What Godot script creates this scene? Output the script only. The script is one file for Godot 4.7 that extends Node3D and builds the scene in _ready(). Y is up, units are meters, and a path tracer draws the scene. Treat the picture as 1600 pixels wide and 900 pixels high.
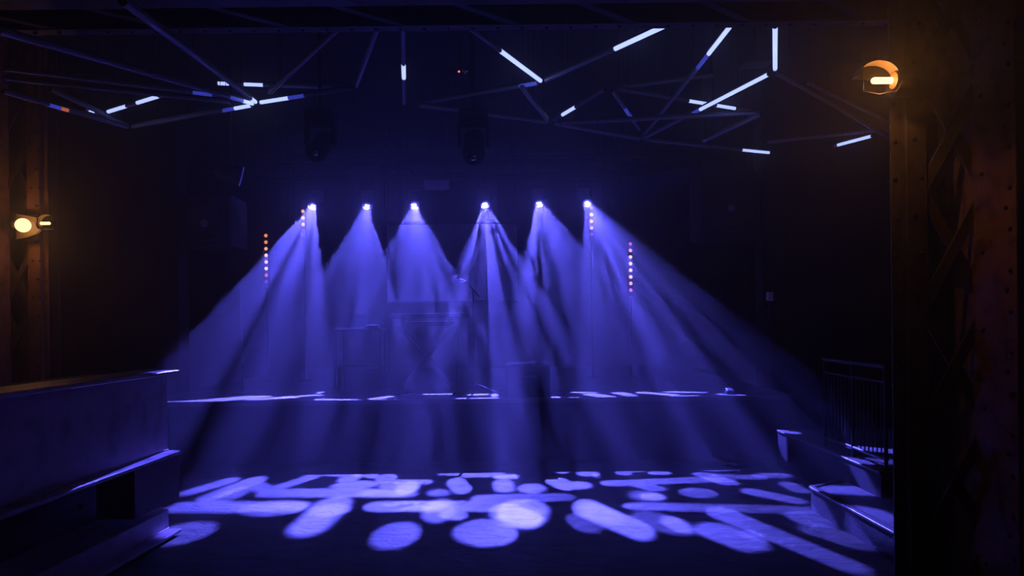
extends Node3D
# A club stage in haze: six moving heads throw gobo light through the smoke. Units are metres, y is up, the camera looks along -z.

const F := 1060.0   # focal length in pixels of the 1600x900 frame
const H := 1.7      # eye height
const STAGE := 0.77
const STAGE_EDGE := -8.28

var M := {}

# ------------------------------------------------------------------ placing
# from what the photograph shows at (px, py) to a point at that depth in front of the eye / at that height over the floor
func at(px: float, py: float, depth: float) -> Vector3:
	var x := px - 800.0
	var y := py - 503.0
	return Vector3((x - 0.0113 * y) * depth / F, H - (y + 0.0113 * x) * depth / F, -depth)


func at_height(px: float, py: float, h: float) -> Vector3:
	var v := py - 503.0 + 0.0113 * (px - 800.0)
	return at(px, py, F * (H - h) / v)


# ------------------------------------------------------------------ mesh helpers
func mb() -> SurfaceTool:
	var st := SurfaceTool.new()
	st.begin(Mesh.PRIMITIVE_TRIANGLES)
	st.set_smooth_group(-1)
	return st


func tri(st: SurfaceTool, a: Vector3, b: Vector3, c: Vector3, inside: Vector3) -> void:
	if (b - a).cross(c - a).dot((a + b + c) / 3.0 - inside) > 0.0:
		st.add_vertex(a); st.add_vertex(c); st.add_vertex(b)
	else:
		st.add_vertex(a); st.add_vertex(b); st.add_vertex(c)


func quad(st: SurfaceTool, a: Vector3, b: Vector3, c: Vector3, d: Vector3, inside: Vector3) -> void:
	tri(st, a, b, c, inside)
	tri(st, a, c, d, inside)


func bx(st: SurfaceTool, size: Vector3, xf := Transform3D(), bevel := 0.0) -> void:
	var h := size / 2.0
	var o := xf.origin
	var v := minf(bevel, minf(h.x, minf(h.y, h.z)) * 0.9)
	for ax in 3:
		var u: int = (ax + 1) % 3
		var w: int = (ax + 2) % 3
		for s in [-1.0, 1.0]:
			var q: Array[Vector3] = []
			for k in [[-1.0, -1.0], [1.0, -1.0], [1.0, 1.0], [-1.0, 1.0]]:
				var p := Vector3.ZERO
				p[ax] = s * h[ax]
				p[u] = k[0] * (h[u] - v)
				p[w] = k[1] * (h[w] - v)
				q.append(xf * p)
			quad(st, q[0], q[1], q[2], q[3], o)
			if v > 0.0:
				for t in [-1.0, 1.0]:   # the chamfer between the faces s*ax and t*u
					var e: Array[Vector3] = []
					for k in [[0, -1.0], [0, 1.0], [1, 1.0], [1, -1.0]]:
						var p := Vector3.ZERO
						p[ax] = s * (h[ax] - (v if k[0] == 1 else 0.0))
						p[u] = t * (h[u] - (v if k[0] == 0 else 0.0))
						p[w] = k[1] * (h[w] - v)
						e.append(xf * p)
					quad(st, e[0], e[1], e[2], e[3], o)
	if v > 0.0:
		for a in [-1.0, 1.0]:
			for b in [-1.0, 1.0]:
				for c in [-1.0, 1.0]:
					tri(st, xf * Vector3(a * h.x, b * (h.y - v), c * (h.z - v)), xf * Vector3(a * (h.x - v), b * h.y, c * (h.z - v)), xf * Vector3(a * (h.x - v), b * (h.y - v), c * h.z), o)


func box_at(st: SurfaceTool, lo: Vector3, hi: Vector3, bevel := 0.0) -> void:
	bx(st, hi - lo, Transform3D(Basis(), (lo + hi) / 2.0), bevel)


func frame_along(a: Vector3, b: Vector3, up := Vector3.UP) -> Basis:
	var z := (b - a).normalized()
	if absf(z.dot(up)) > 0.98:
		up = Vector3.BACK
	var x := up.cross(z).normalized()
	return Basis(x, z.cross(x), z)


func bar(st: SurfaceTool, a: Vector3, b: Vector3, w: float, t: float, up := Vector3.UP, bevel := 0.0) -> void:
	bx(st, Vector3(w, t, a.distance_to(b)), Transform3D(frame_along(a, b, up), (a + b) / 2.0), bevel)


func tube(st: SurfaceTool, a: Vector3, b: Vector3, r0: float, r1 := -1.0, n := 12, caps := true) -> void:
	var r2 := r0 if r1 < 0.0 else r1
	var f := frame_along(a, b)
	var mid := (a + b) / 2.0
	for i in n:
		var p := f.x * cos(TAU * i / n) + f.y * sin(TAU * i / n)
		var q := f.x * cos(TAU * (i + 1) / n) + f.y * sin(TAU * (i + 1) / n)
		st.set_smooth_group(1)
		quad(st, a + p * r0, a + q * r0, b + q * r2, b + p * r2, mid)
		st.set_smooth_group(-1)
		if caps:
			tri(st, a, a + p * r0, a + q * r0, mid)
			tri(st, b, b + p * r2, b + q * r2, mid)


func path(st: SurfaceTool, pts: Array, r: float, n := 8) -> void:
	var rings := []
	for i in pts.size():
		var d: Vector3 = pts[mini(i + 1, pts.size() - 1)] - pts[maxi(i - 1, 0)]
		var f := frame_along(Vector3.ZERO, d)
		var ring := []
		for k in n:
			ring.append(pts[i] + (f.x * cos(TAU * k / n) + f.y * sin(TAU * k / n)) * r)
		rings.append(ring)
	for i in pts.size() - 1:
		var mid: Vector3 = (pts[i] + pts[i + 1]) / 2.0
		st.set_smooth_group(1)
		for k in n:
			quad(st, rings[i][k], rings[i][(k + 1) % n], rings[i + 1][(k + 1) % n], rings[i + 1][k], mid)
		st.set_smooth_group(-1)
	for e in [0, pts.size() - 1]:
		var other: Vector3 = pts[1] if e == 0 else pts[e - 1]
		for k in n:
			tri(st, pts[e], rings[e][k], rings[e][(k + 1) % n], other)


# profile of Vector2(radius, y) turned about the y axis of xf; arc in turns
func lathe(st: SurfaceTool, profile: Array, xf := Transform3D(), n := 24, from := 0.0, arc := 1.0, smooth := true) -> void:
	for i in n:
		var a0 := TAU * (from + arc * i / n)
		var a1 := TAU * (from + arc * (i + 1) / n)
		for k in profile.size() - 1:
			var p: Vector2 = profile[k]
			var q: Vector2 = profile[k + 1]
			var v := [Vector3(p.x * cos(a0), p.y, p.x * sin(a0)), Vector3(p.x * cos(a1), p.y, p.x * sin(a1)), Vector3(q.x * cos(a1), q.y, q.x * sin(a1)), Vector3(q.x * cos(a0), q.y, q.x * sin(a0))]
			# the outside of a profile that runs upwards lies away from the axis
			var am := (a0 + a1) / 2.0
			var d := q - p
			var nrm := Vector3(d.y * cos(am), -d.x, d.y * sin(am)).normalized()
			var c: Vector3 = (v[0] + v[1] + v[2] + v[3]) / 4.0 - nrm
			st.set_smooth_group(1 if smooth else -1)
			for t in [[0, 1, 2], [0, 2, 3]]:
				if v[t[0]] != v[t[1]] and v[t[1]] != v[t[2]] and v[t[0]] != v[t[2]]:
					tri(st, xf * v[t[0]], xf * v[t[1]], xf * v[t[2]], xf * c)
			st.set_smooth_group(-1)


func ball(st: SurfaceTool, c: Vector3, r: float, n := 12, squash := 1.0) -> void:
	var prof := []
	for i in n + 1:
		var a := -PI / 2.0 + PI * i / n
		prof.append(Vector2(maxf(r * cos(a), 0.0), r * sin(a) * squash))
	lathe(st, prof, Transform3D(Basis(), c), n * 2)


# extruded outline (x, y) along z of xf
func prism(st: SurfaceTool, outline: PackedVector2Array, depth: float, xf := Transform3D()) -> void:
	var idx := Geometry2D.triangulate_polygon(outline)
	var n := outline.size()
	for s in [0.0, 1.0]:
		for i in range(0, idx.size(), 3):
			var p := []
			for k in 3:
				p.append(xf * Vector3(outline[idx[i + k]].x, outline[idx[i + k]].y, s * depth))
			var c: Vector3 = (p[0] + p[1] + p[2]) / 3.0
			tri(st, p[0], p[1], p[2], c + xf.basis.z * (1.0 if s == 0.0 else -1.0))
	var ccw := not Geometry2D.is_polygon_clockwise(outline)
	for i in n:
		var a := outline[i]
		var b := outline[(i + 1) % n]
		var out := Vector2(b.y - a.y, a.x - b.x) * (1.0 if ccw else -1.0)
		var m := (a + b) / 2.0 - out.normalized() * 0.01
		quad(st, xf * Vector3(a.x, a.y, 0), xf * Vector3(b.x, b.y, 0), xf * Vector3(b.x, b.y, depth), xf * Vector3(a.x, a.y, depth), xf * Vector3(m.x, m.y, depth / 2.0))


# ------------------------------------------------------------------ things and parts
var taken := {}

func numbered(called: String) -> String:
	taken[called] = taken.get(called, -1) + 1
	return called if taken[called] == 0 else "%s_%03d" % [called, taken[called]]


func thing(called: String, label: String, category: String, where := Vector3.ZERO, group := "") -> Node3D:
	var o := Node3D.new()
	o.name = numbered(called)
	add_child(o)
	o.position = where
	o.set_meta("label", label)
	o.set_meta("category", category)
	if group:
		o.set_meta("group", group)
	return o


func obj(called: String, st: SurfaceTool, m: Material, parent: Node = self) -> MeshInstance3D:
	st.generate_normals()
	var o := MeshInstance3D.new()
	o.name = numbered(called) if parent == self else called
	o.mesh = st.commit()
	o.material_override = m
	parent.add_child(o, true)
	return o


func struct(called: String, st: SurfaceTool, m: Material, label := "", category := "") -> MeshInstance3D:
	var o := obj(called, st, m)
	o.set_meta("kind", "structure")
	if label:
		o.set_meta("label", label)
		o.set_meta("category", category)
	return o


# ------------------------------------------------------------------ materials
func mat(called: String, albedo: Color, rough := 0.6, metal := 0.0) -> StandardMaterial3D:
	var m := StandardMaterial3D.new()
	m.resource_name = called
	m.albedo_color = albedo.linear_to_srgb()
	m.roughness = rough
	m.metallic = metal
	M[called] = m
	return m


func glow(called: String, c: Color, energy: float) -> StandardMaterial3D:
	var m := mat(called, Color(0.6, 0.6, 0.6), 0.4)
	m.emission_enabled = true
	m.emission = c.linear_to_srgb()
	m.emission_energy_multiplier = energy
	return m


func noise_tex(sd: int, freq: float, ramp: Array, octaves := 5, size := 512) -> NoiseTexture2D:
	var n := FastNoiseLite.new()
	n.seed = sd
	n.noise_type = FastNoiseLite.TYPE_SIMPLEX_SMOOTH
	n.frequency = freq
	n.fractal_octaves = octaves
	var t := NoiseTexture2D.new()
	t.width = size
	t.height = size
	t.seamless = true
	t.noise = n
	if ramp:
		var g := Gradient.new()
		var offs := PackedFloat32Array()
		var cols := PackedColorArray()
		for r in ramp:
			offs.append(r[0])
			cols.append(Color(r[1], r[1], r[1]) if r[1] is float else r[1])
		g.offsets = offs
		g.colors = cols
		t.color_ramp = g
	return t


func worn(m: StandardMaterial3D, color_noise: Texture2D, height_noise: Texture2D, scale: Vector3, relief: float) -> void:
	m.uv1_triplanar = true
	m.uv1_world_triplanar = true
	m.uv1_scale = scale
	m.albedo_texture = color_noise
	if height_noise:
		m.heightmap_enabled = true
		m.heightmap_texture = height_noise
		m.heightmap_scale = relief


func materials() -> void:
	var patch := noise_tex(3, 0.012, [[0.0, 0.55], [0.45, 0.9], [1.0, 1.0]], 6)
	var fine := noise_tex(9, 0.05, [], 5)
	var floor_patch := noise_tex(21, 0.009, [[0.0, 0.5], [0.35, 0.62], [0.5, 0.95], [1.0, 1.0]], 7, 1024)
	var scuff := noise_tex(33, 0.018, [[0.0, 0.0], [0.42, 0.2], [0.5, 0.9], [0.6, 0.75], [1.0, 1.0]], 7, 1024)
	worn(mat("floor_paint", Color(0.08, 0.074, 0.056), 0.62), floor_patch, scuff, Vector3(0.22, 0.22, 0.5), 0.5)
	worn(mat("stage_deck", Color(0.17, 0.165, 0.15), 0.65), patch, fine, Vector3(0.5, 0.5, 0.5), 0.2)
	worn(mat("black_wall", Color(0.025, 0.025, 0.028), 0.85), patch, fine, Vector3(0.4, 0.4, 0.4), 0.4)
	worn(mat("ceiling_paint", Color(0.02, 0.02, 0.022), 0.9), patch, null, Vector3(0.3, 0.3, 0.3), 0.0)
	worn(mat("fascia", Color(0.035, 0.035, 0.038), 0.8), patch, fine, Vector3(0.8, 0.8, 0.8), 0.2)
	worn(mat("steel_paint", Color(0.15, 0.125, 0.115), 0.5), patch, fine, Vector3(0.9, 0.9, 0.9), 0.25)
	worn(mat("beam_paint", Color(0.55, 0.44, 0.52), 0.36), patch, fine, Vector3(0.6, 0.6, 0.6), 0.1)
	worn(mat("platform_side", Color(0.1, 0.1, 0.1), 0.75), patch, fine, Vector3(1.5, 1.5, 1.5), 0.3)
	worn(mat("rust_paint", Color(0.5, 0.26, 0.14), 0.55), patch, fine, Vector3(0.9, 0.9, 0.9), 0.25)
	mat("end_paint", Color(0.13, 0.07, 0.075), 0.6)
	var soot := mat("soot", Color(0.008, 0.008, 0.008), 1.0)
	soot.specular_mode = BaseMaterial3D.SPECULAR_DISABLED
	mat("rivet_steel", Color(0.035, 0.033, 0.032), 0.6)
	mat("black_plastic", Color(0.02, 0.02, 0.022), 0.75)
	mat("black_metal", Color(0.035, 0.035, 0.038), 0.4, 0.3)
	mat("grey_metal", Color(0.32, 0.32, 0.34), 0.35, 0.8)
	mat("truss_metal", Color(0.05, 0.05, 0.055), 0.5, 0.3)
	mat("chrome", Color(0.75, 0.75, 0.77), 0.18, 1.0)
	mat("opal", Color(0.42, 0.41, 0.62), 0.35)
	mat("profile_metal", Color(0.1, 0.1, 0.11), 0.4, 0.4)
	mat("screen_cloth", Color(0.75, 0.73, 0.75), 0.9)
	mat("white_plastic", Color(0.8, 0.8, 0.8), 0.5)
	mat("cone_paper", Color(0.03, 0.03, 0.035), 0.7)
	mat("badge", Color(0.35, 0.38, 0.5), 0.4)
	mat("red_cloth", Color(0.22, 0.015, 0.03), 0.9)
	mat("brass", Color(0.16, 0.12, 0.08), 0.5, 0.2)
	mat("cable", Color(0.05, 0.05, 0.05), 0.45)
	mat("white_key", Color(0.6, 0.6, 0.6), 0.3)
	mat("edge_trim", Color(0.22, 0.22, 0.23), 0.45, 0.4)
	var g := mat("cover_glass", Color(0.9, 0.9, 0.95, 0.12), 0.05)
	g.transparency = BaseMaterial3D.TRANSPARENCY_ALPHA
	glow("lens_glow", Color(0.55, 0.53, 1.0), 4.0)
	glow("tube_glow", Color(0.36, 0.44, 1.0), 2.1)
	glow("tube_dim", Color(0.07, 0.1, 1.0), 0.45)
	glow("tube_orange", Color(1.0, 0.25, 0.08), 0.5)
	glow("bulb_glow", Color(1.0, 0.6, 0.27), 3.2)
	glow("led_orange", Color(1.0, 0.3, 0.1), 1.5)
	glow("led_warm", Color(1.0, 0.42, 0.22), 1.7)
	glow("led_white", Color(1.0, 0.62, 0.45), 2.0)
	glow("led_pink", Color(0.9, 0.2, 0.3), 1.2)
	glow("led_violet", Color(0.4, 0.12, 0.4), 0.35)
	glow("par_glow", Color(0.08, 0.08, 1.0), 0.7)
	glow("red_dot", Color(1.0, 0.2, 0.35), 2.0)


# ------------------------------------------------------------------ lights
func spot_to(o: Node3D, target: Vector3) -> void:
	o.look_at(target, Vector3.UP)


func omni(where: Vector3, c: Color, energy: float, size: float, parent: Node = self) -> void:
	var l := OmniLight3D.new()
	l.name = "glow_light"
	l.light_color = c.linear_to_srgb()
	l.light_energy = energy
	l.light_size = size
	l.omni_range = 25.0
	l.omni_attenuation = 2.0
	l.shadow_enabled = true
	parent.add_child(l, true)
	l.position = where

const HEAD_ENERGY := 440.0
const GOBO := [
	[
		[0.77, -3.73, -8.38, 0.237, 0.114, -3.36, -8.77, 0.248, 0.125],
		[0.77, -3.20, -8.46, 0.144, 0.087, -2.87, -8.64, 0.147, 0.091],
		[0, -3.12, -7.39, 0.098, 0.186, -3.30, -6.95, 0.092, 0.165],
		[0, -2.84, -7.37, 0.122, 0.239, -3.00, -6.73, 0.112, 0.199],
		[0, -3.17, -6.37, 0.074, 0.178, -2.00, -6.32, 0.073, 0.175],
		[0, -1.71, -6.37, 0.175, 0.297, -1.72, -5.68, 0.156, 0.236],
		[0, -3.94, -6.40, 0.149, 0.240, -3.38, -6.08, 0.141, 0.217],
		[0, -4.52, -7.58, 0.138, 0.168, -4.15, -7.75, 0.141, 0.176],
		[0, -4.38, -6.24, 0.114, 0.171, -3.76, -5.92, 0.108, 0.154],
		[0, -3.08, -5.54, 0.101, 0.180, -3.12, -5.30, 0.097, 0.165],
		[0, -3.67, -6.91, 0.080, 0.140, -3.87, -6.79, 0.079, 0.135],
		[0.687, -2.775, -5.45, 0.05, 0.15, -2.79, -4.4, 0.045, 0.3],
		[1.342, -2.76, -5.45, 0.05, 0.15, -2.79, -4.9, 0.05, 0.25]
	],
	[
		[0.77, -2.92, -8.69, 0.074, 0.084, -2.53, -8.91, 0.076, 0.089],
		[0.77, -2.38, -8.36, 0.079, 0.085, -1.97, -8.26, 0.078, 0.083],
		[0, -2.25, -7.56, 0.088, 0.139, -2.44, -7.12, 0.083, 0.124],
		[0, -2.70, -7.16, 0.083, 0.150, -2.57, -6.99, 0.081, 0.143],
		[0, -2.72, -5.56, 0.240, 0.317, -2.72, -5.56, 0.240, 0.317],
		[0, -0.676, -6.16, 0.153, 0.389, -0.676, -6.16, 0.153, 0.389],
		[0, -2.48, -6.86, 0.114, 0.172, -1.14, -6.80, 0.113, 0.169],
		[0, -1.71, -7.12, 0.213, 0.173, -1.64, -7.17, 0.214, 0.176],
		[0, -1.81, -7.44, 0.111, 0.216, -1.81, -7.47, 0.112, 0.218],
		[0, -2.85, -6.68, 0.133, 0.174, -2.82, -6.93, 0.138, 0.187],
		[0, -1.30, -7.13, 0.118, 0.149, -1.14, -6.80, 0.113, 0.135],
		[0, -0.749, -6.78, 0.113, 0.135, -0.749, -6.78, 0.113, 0.135],
		[0, -1.10, -7.01, 0.116, 0.288, -1.10, -7.01, 0.116, 0.288],
		[1.63, -2.4, -9.6, 0.12, 0.12, -1.95, -9.55, 0.1, 0.1]
	],
	[
		[0.77, -1.71, -8.38, 0.079, 0.086, -1.58, -8.59, 0.081, 0.090],
		[0.77, -1.11, -8.84, 0.058, 0.079, -0.831, -8.87, 0.059, 0.080],
		[0, -2.24, -6.28, 0.303, 0.270, -2.22, -6.30, 0.304, 0.272],
		[0, -1.26, -6.31, 0.136, 0.185, 0.010, -6.26, 0.135, 0.182],
		[0, -1.39, -7.42, 0.111, 0.215, -1.40, -7.45, 0.111, 0.217],
		[0, -1.24, -7.27, 0.054, 0.103, -0.922, -7.25, 0.054, 0.103],
		[0, -1.10, -7.01, 0.116, 0.288, -1.10, -7.01, 0.116, 0.288],
		[0, -1.69, -6.20, 0.196, 0.216, -1.69, -6.20, 0.196, 0.216],
		[0, -0.611, -7.21, 0.102, 0.228, -0.529, -6.93, 0.098, 0.211],
		[0, -0.588, -6.03, 0.080, 0.142, -0.492, -5.97, 0.079, 0.139],
		[0, -1.75, -7.66, 0.051, 0.115, -1.55, -7.55, 0.050, 0.111],
		[0, 0.584, -5.81, 0.135, 0.214, 0.611, -5.66, 0.132, 0.203],
		[0, -0.297, -6.54, 0.119, 0.146, 0.476, -6.56, 0.120, 0.147],
		[0, -0.146, -7.45, 0.080, 0.108, -0.019, -7.48, 0.081, 0.109],
		[0, -0.019, -6.07, 0.141, 0.288, 0.127, -5.94, 0.138, 0.276],
		[1.78, -1.72, -9.63, 0.1, 0.1, -1.5, -9.63, 0.1, 0.1],
		[1.78, -1.28, -9.6, 0.06, 0.1, -1.22, -9.6, 0.06, 0.1]
	],
	[
		[0.77, -0.634, -8.26, 0.062, 0.090, -0.229, -8.28, 0.062, 0.090],
		[0.77, -0.519, -8.70, 0.066, 0.092, -0.366, -8.76, 0.066, 0.093],
		[0.77, -0.240, -8.67, 0.041, 0.191, -0.229, -8.59, 0.041, 0.187],
		[0, -0.954, -5.45, 0.190, 0.347, -0.954, -5.45, 0.190, 0.347],
		[0, -0.114, -7.16, 0.107, 0.175, -0.098, -6.93, 0.104, 0.164],
		[0, 0.065, -5.94, 0.222, 0.345, 0.085, -6.13, 0.229, 0.366],
		[0, -0.146, -7.45, 0.080, 0.108, 0.861, -7.46, 0.081, 0.109],
		[0, 0.183, -6.92, 0.144, 0.199, 0.183, -6.92, 0.144, 0.199],
		[0, -0.465, -7.50, 0.125, 0.069, -0.303, -7.52, 0.125, 0.069],
		[0, -0.809, -7.61, 0.038, 0.042, -0.308, -7.65, 0.038, 0.043],
		[0, 1.17, -5.79, 0.163, 0.262, 1.33, -5.60, 0.158, 0.245],
		[0, 1.29, -6.57, 0.169, 0.211, 1.29, -6.57, 0.169, 0.211],
		[0, -1.47, -6.81, 0.102, 0.136, -1.06, -6.75, 0.101, 0.133],
		[0, 0.703, -6.12, 0.112, 0.220, 0.840, -5.87, 0.107, 0.202],
		[1.78, -1.0, -9.63, 0.1, 0.1, -0.75, -9.63, 0.08, 0.1],
		[2.27, -0.64, -8.95, 0.07, 0.05, -0.55, -8.95, 0.07, 0.05]
	],
	[
		[0.77, 0.522, -8.30, 0.063, 0.105, 0.522, -8.30, 0.063, 0.105],
		[0.77, 0.868, -8.87, 0.117, 0.072, 0.987, -8.81, 0.116, 0.071],
		[0.77, 1.00, -8.58, 0.113, 0.105, 1.16, -8.31, 0.110, 0.098],
		[0.77, 1.37, -8.73, 0.099, 0.093, 1.46, -8.42, 0.095, 0.086],
		[0, -0.204, -5.45, 0.226, 0.319, -0.269, -5.52, 0.229, 0.327],
		[0, 0.664, -7.03, 0.146, 0.169, 0.664, -7.03, 0.146, 0.169],
		[0, 0.986, -7.10, 0.077, 0.123, 2.28, -7.24, 0.078, 0.128],
		[0, 0.830, -7.56, 0.126, 0.140, 0.830, -7.56, 0.126, 0.140],
		[0, 1.23, -7.57, 0.094, 0.112, 1.23, -7.57, 0.094, 0.112],
		[0, -0.076, -6.07, 0.151, 0.288, 0.102, -5.83, 0.145, 0.265],
		[0, 0.457, -7.21, 0.120, 0.178, 0.541, -6.99, 0.116, 0.167],
		[0, 1.31, -7.03, 0.117, 0.121, 1.42, -6.86, 0.114, 0.115],
		[0, 2.45, -5.45, 0.154, 0.174, 2.60, -5.13, 0.145, 0.154],
		[0, 1.81, -6.67, 0.183, 0.195, 1.81, -6.67, 0.183, 0.195],
		[0, 1.15, -6.21, 0.155, 0.132, 2.65, -6.02, 0.150, 0.124],
		[0, 1.88, -5.31, 0.088, 0.124, 1.86, -5.38, 0.089, 0.127],
		[0, 2.27, -7.36, 0.134, 0.106, 2.59, -7.29, 0.133, 0.104]
	],
	[
		[0.77, 1.68, -8.74, 0.099, 0.093, 1.98, -8.44, 0.096, 0.087],
		[0.77, 2.06, -8.78, 0.116, 0.078, 2.38, -8.69, 0.115, 0.077],
		[0.77, 2.02, -8.29, 0.109, 0.063, 2.18, -8.31, 0.110, 0.063],
		[0.77, 2.60, -8.45, 0.064, 0.072, 2.80, -8.32, 0.063, 0.070],
		[0, 0.676, -6.14, 0.143, 0.332, 0.999, -5.51, 0.128, 0.267],
		[0, 1.63, -5.45, 0.172, 0.232, 1.76, -5.16, 0.163, 0.208],
		[0, 1.83, -5.93, 0.138, 0.223, 2.30, -4.63, 0.108, 0.136],
		[0, 2.35, -6.69, 0.111, 0.131, 2.62, -6.35, 0.105, 0.118],
		[0, 2.80, -7.37, 0.220, 0.119, 2.80, -7.37, 0.220, 0.119],
		[0, 3.22, -7.54, 0.100, 0.097, 3.40, -7.25, 0.096, 0.090],
		[0, 2.55, -5.86, 0.214, 0.168, 2.56, -5.69, 0.208, 0.158],
		[0, 2.09, -7.47, 0.124, 0.082, 2.23, -7.04, 0.117, 0.073],
		[0, 1.62, -7.55, 0.132, 0.084, 1.62, -7.55, 0.132, 0.084],
		[0.21, 2.78, -5.92, 0.123, 0.156, 3.46, -5.76, 0.120, 0.148],
		[0.21, 2.73, -5.21, 0.130, 0.181, 2.75, -4.73, 0.118, 0.150],
		[0, 2.82, -6.96, 0.092, 0.118, 2.83, -6.72, 0.089, 0.110],
		[0.21, 3.56, -6.43, 0.107, 0.138, 3.93, -6.15, 0.102, 0.127],
		[0, 1.33, -6.54, 0.119, 0.146, 1.33, -6.54, 0.119, 0.146],
		[0, 1.33, -5.72, 0.095, 0.160, 1.36, -5.56, 0.092, 0.151]
	],
]
# ------------------------------------------------------------------ moving heads
# a gobo: a round steel sheet with holes, cut as rows; holes are convex outlines in its own plane
func gobo_mesh(holes: Array, r: float, d: float) -> SurfaceTool:
	var st := mb()
	var n := 260
	var hh := r / n
	for i in n:
		var y := -r + 2.0 * r * (i + 0.5) / n
		var cuts := []
		for poly in holes:
			var lo := 1e9
			var hi := -1e9
			for k in poly.size():
				var a: Vector2 = poly[k]
				var b: Vector2 = poly[(k + 1) % poly.size()]
				if (a.y <= y) != (b.y <= y):
					var x: float = a.x + (b.x - a.x) * (y - a.y) / (b.y - a.y)
					lo = minf(lo, x)
					hi = maxf(hi, x)
			if hi > lo:
				cuts.append([lo, hi])
		cuts.sort_custom(func(p, q): return p[0] < q[0])
		var xe := sqrt(r * r - y * y)
		var x0 := -xe
		cuts.append([xe, xe])
		for c in cuts:
			if c[0] > x0:
				quad(st, Vector3(x0, y - hh, -d), Vector3(minf(c[0], xe), y - hh, -d), Vector3(minf(c[0], xe), y + hh, -d), Vector3(x0, y + hh, -d), Vector3(0, 0, -9))
			x0 = maxf(x0, c[1])
			if x0 >= xe:
				break
	return st


func moving_head(label: String, group: String, light_at: Vector3, towards: Vector3, s: float, drop: float, lit_gobo := [], source := 0.0015, energy := 0.0) -> Node3D:
	var clamp_at := light_at + Vector3(0, 0.34 * s, 0)
	var t := thing("moving_head", label, "stage light", clamp_at, group)
	var f := Transform3D(Basis(), light_at - clamp_at).looking_at(towards - clamp_at, Vector3.UP)
	var turn := f.basis.get_euler().y
	var yb := Transform3D(Basis(Vector3.UP, turn), light_at - clamp_at)   # the yoke pans with the head but does not tilt
	var st := mb()
	bx(st, Vector3(0.24, 0.09, 0.2) * s, yb * Transform3D(Basis(), Vector3(0, 0.235, 0) * s), 0.018 * s)
	obj("base", st, M.black_plastic, t)
	st = mb()
	for e in [-1.0, 1.0]:
		bx(st, Vector3(0.026, 0.2, 0.09) * s, yb * Transform3D(Basis(), Vector3(e * 0.112, 0.09, 0) * s), 0.01 * s)
	bx(st, Vector3(0.25, 0.03, 0.1) * s, yb * Transform3D(Basis(), Vector3(0, 0.175, 0) * s), 0.01 * s)
	obj("yoke", st, M.black_plastic, t)
	# the head: turned about the light's axis, y of the profile runs towards the front
	var ax := f * Transform3D(Basis(Vector3(1, 0, 0), Vector3(0, 0, -1), Vector3(0, 1, 0)).scaled(Vector3.ONE * s), Vector3.ZERO)
	st = mb()
	lathe(st, [Vector2(0, -0.15), Vector2(0.055, -0.15), Vector2(0.082, -0.115), Vector2(0.088, -0.02), Vector2(0.088, 0.1), Vector2(0.08, 0.15), Vector2(0.063, 0.15), Vector2(0.063, 0.128)], ax, 32, 0.0, 1.0, false)
	obj("head", st, M.black_plastic, t)
	st = mb()
	var ring := []
	for k in 9:
		ring.append(Vector2(0.067 + 0.008 * cos(TAU * k / 8.0), 0.152 - 0.006 * sin(TAU * k / 8.0)))
	lathe(st, ring, ax, 32)
	obj("lens_ring", st, M.black_metal, t)
	st = mb()
	var dome := [Vector2(0, 0.143)]
	for k in 9:
		dome.append(Vector2(0.031 * cos(PI / 2.0 * k / 8.0), 0.143 + 0.036 * sin(PI / 2.0 * k / 8.0)))
	lathe(st, dome, ax, 24)
	obj("lens", st, M.lens_glow if energy > 0.0 else M.chrome, t)
	if energy > 0.0:
		var d := 0.14 * s
		var holes := []
		var inv := (Transform3D(Basis(), clamp_at) * f).affine_inverse()
		for b in lit_gobo:
			var pts := PackedVector2Array()
			for e in 2:
				for k in 28:
					var q := Vector3(b[1 + e * 4] + b[3 + e * 4] * cos(TAU * k / 28.0), b[0], b[2 + e * 4] + b[4 + e * 4] * sin(TAU * k / 28.0))
					q = inv * q
					pts.append(Vector2(q.x, q.y) * (d / -q.z))
			holes.append(Geometry2D.convex_hull(pts))
		var g := obj("gobo", gobo_mesh(holes, 0.0625 * s, d), M.black_metal, t)
		g.transform = f
		var a := AreaLight3D.new()
		a.name = "beam_light"
		a.area_size = Vector2(source, source)
		a.light_color = BEAM.linear_to_srgb()
		a.light_energy = energy
		a.area_range = 40.0
		a.area_attenuation = 2.0
		a.shadow_enabled = true
		t.add_child(a)
		a.transform = f
		omni(f * Vector3(0, 0, -0.158), BEAM, energy * 0.0005, 0.02, t)
	st = mb()
	var top := Vector3.ZERO
	tube(st, yb * (Vector3(0, 0.27, 0) * s), top + Vector3(0, drop, 0), 0.016)
	bx(st, Vector3(0.05, 0.07, 0.07), Transform3D(Basis(), top + Vector3(0, drop - 0.02, 0)), 0.01)
	obj("clamp", st, M.black_metal, t)
	return t


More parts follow.
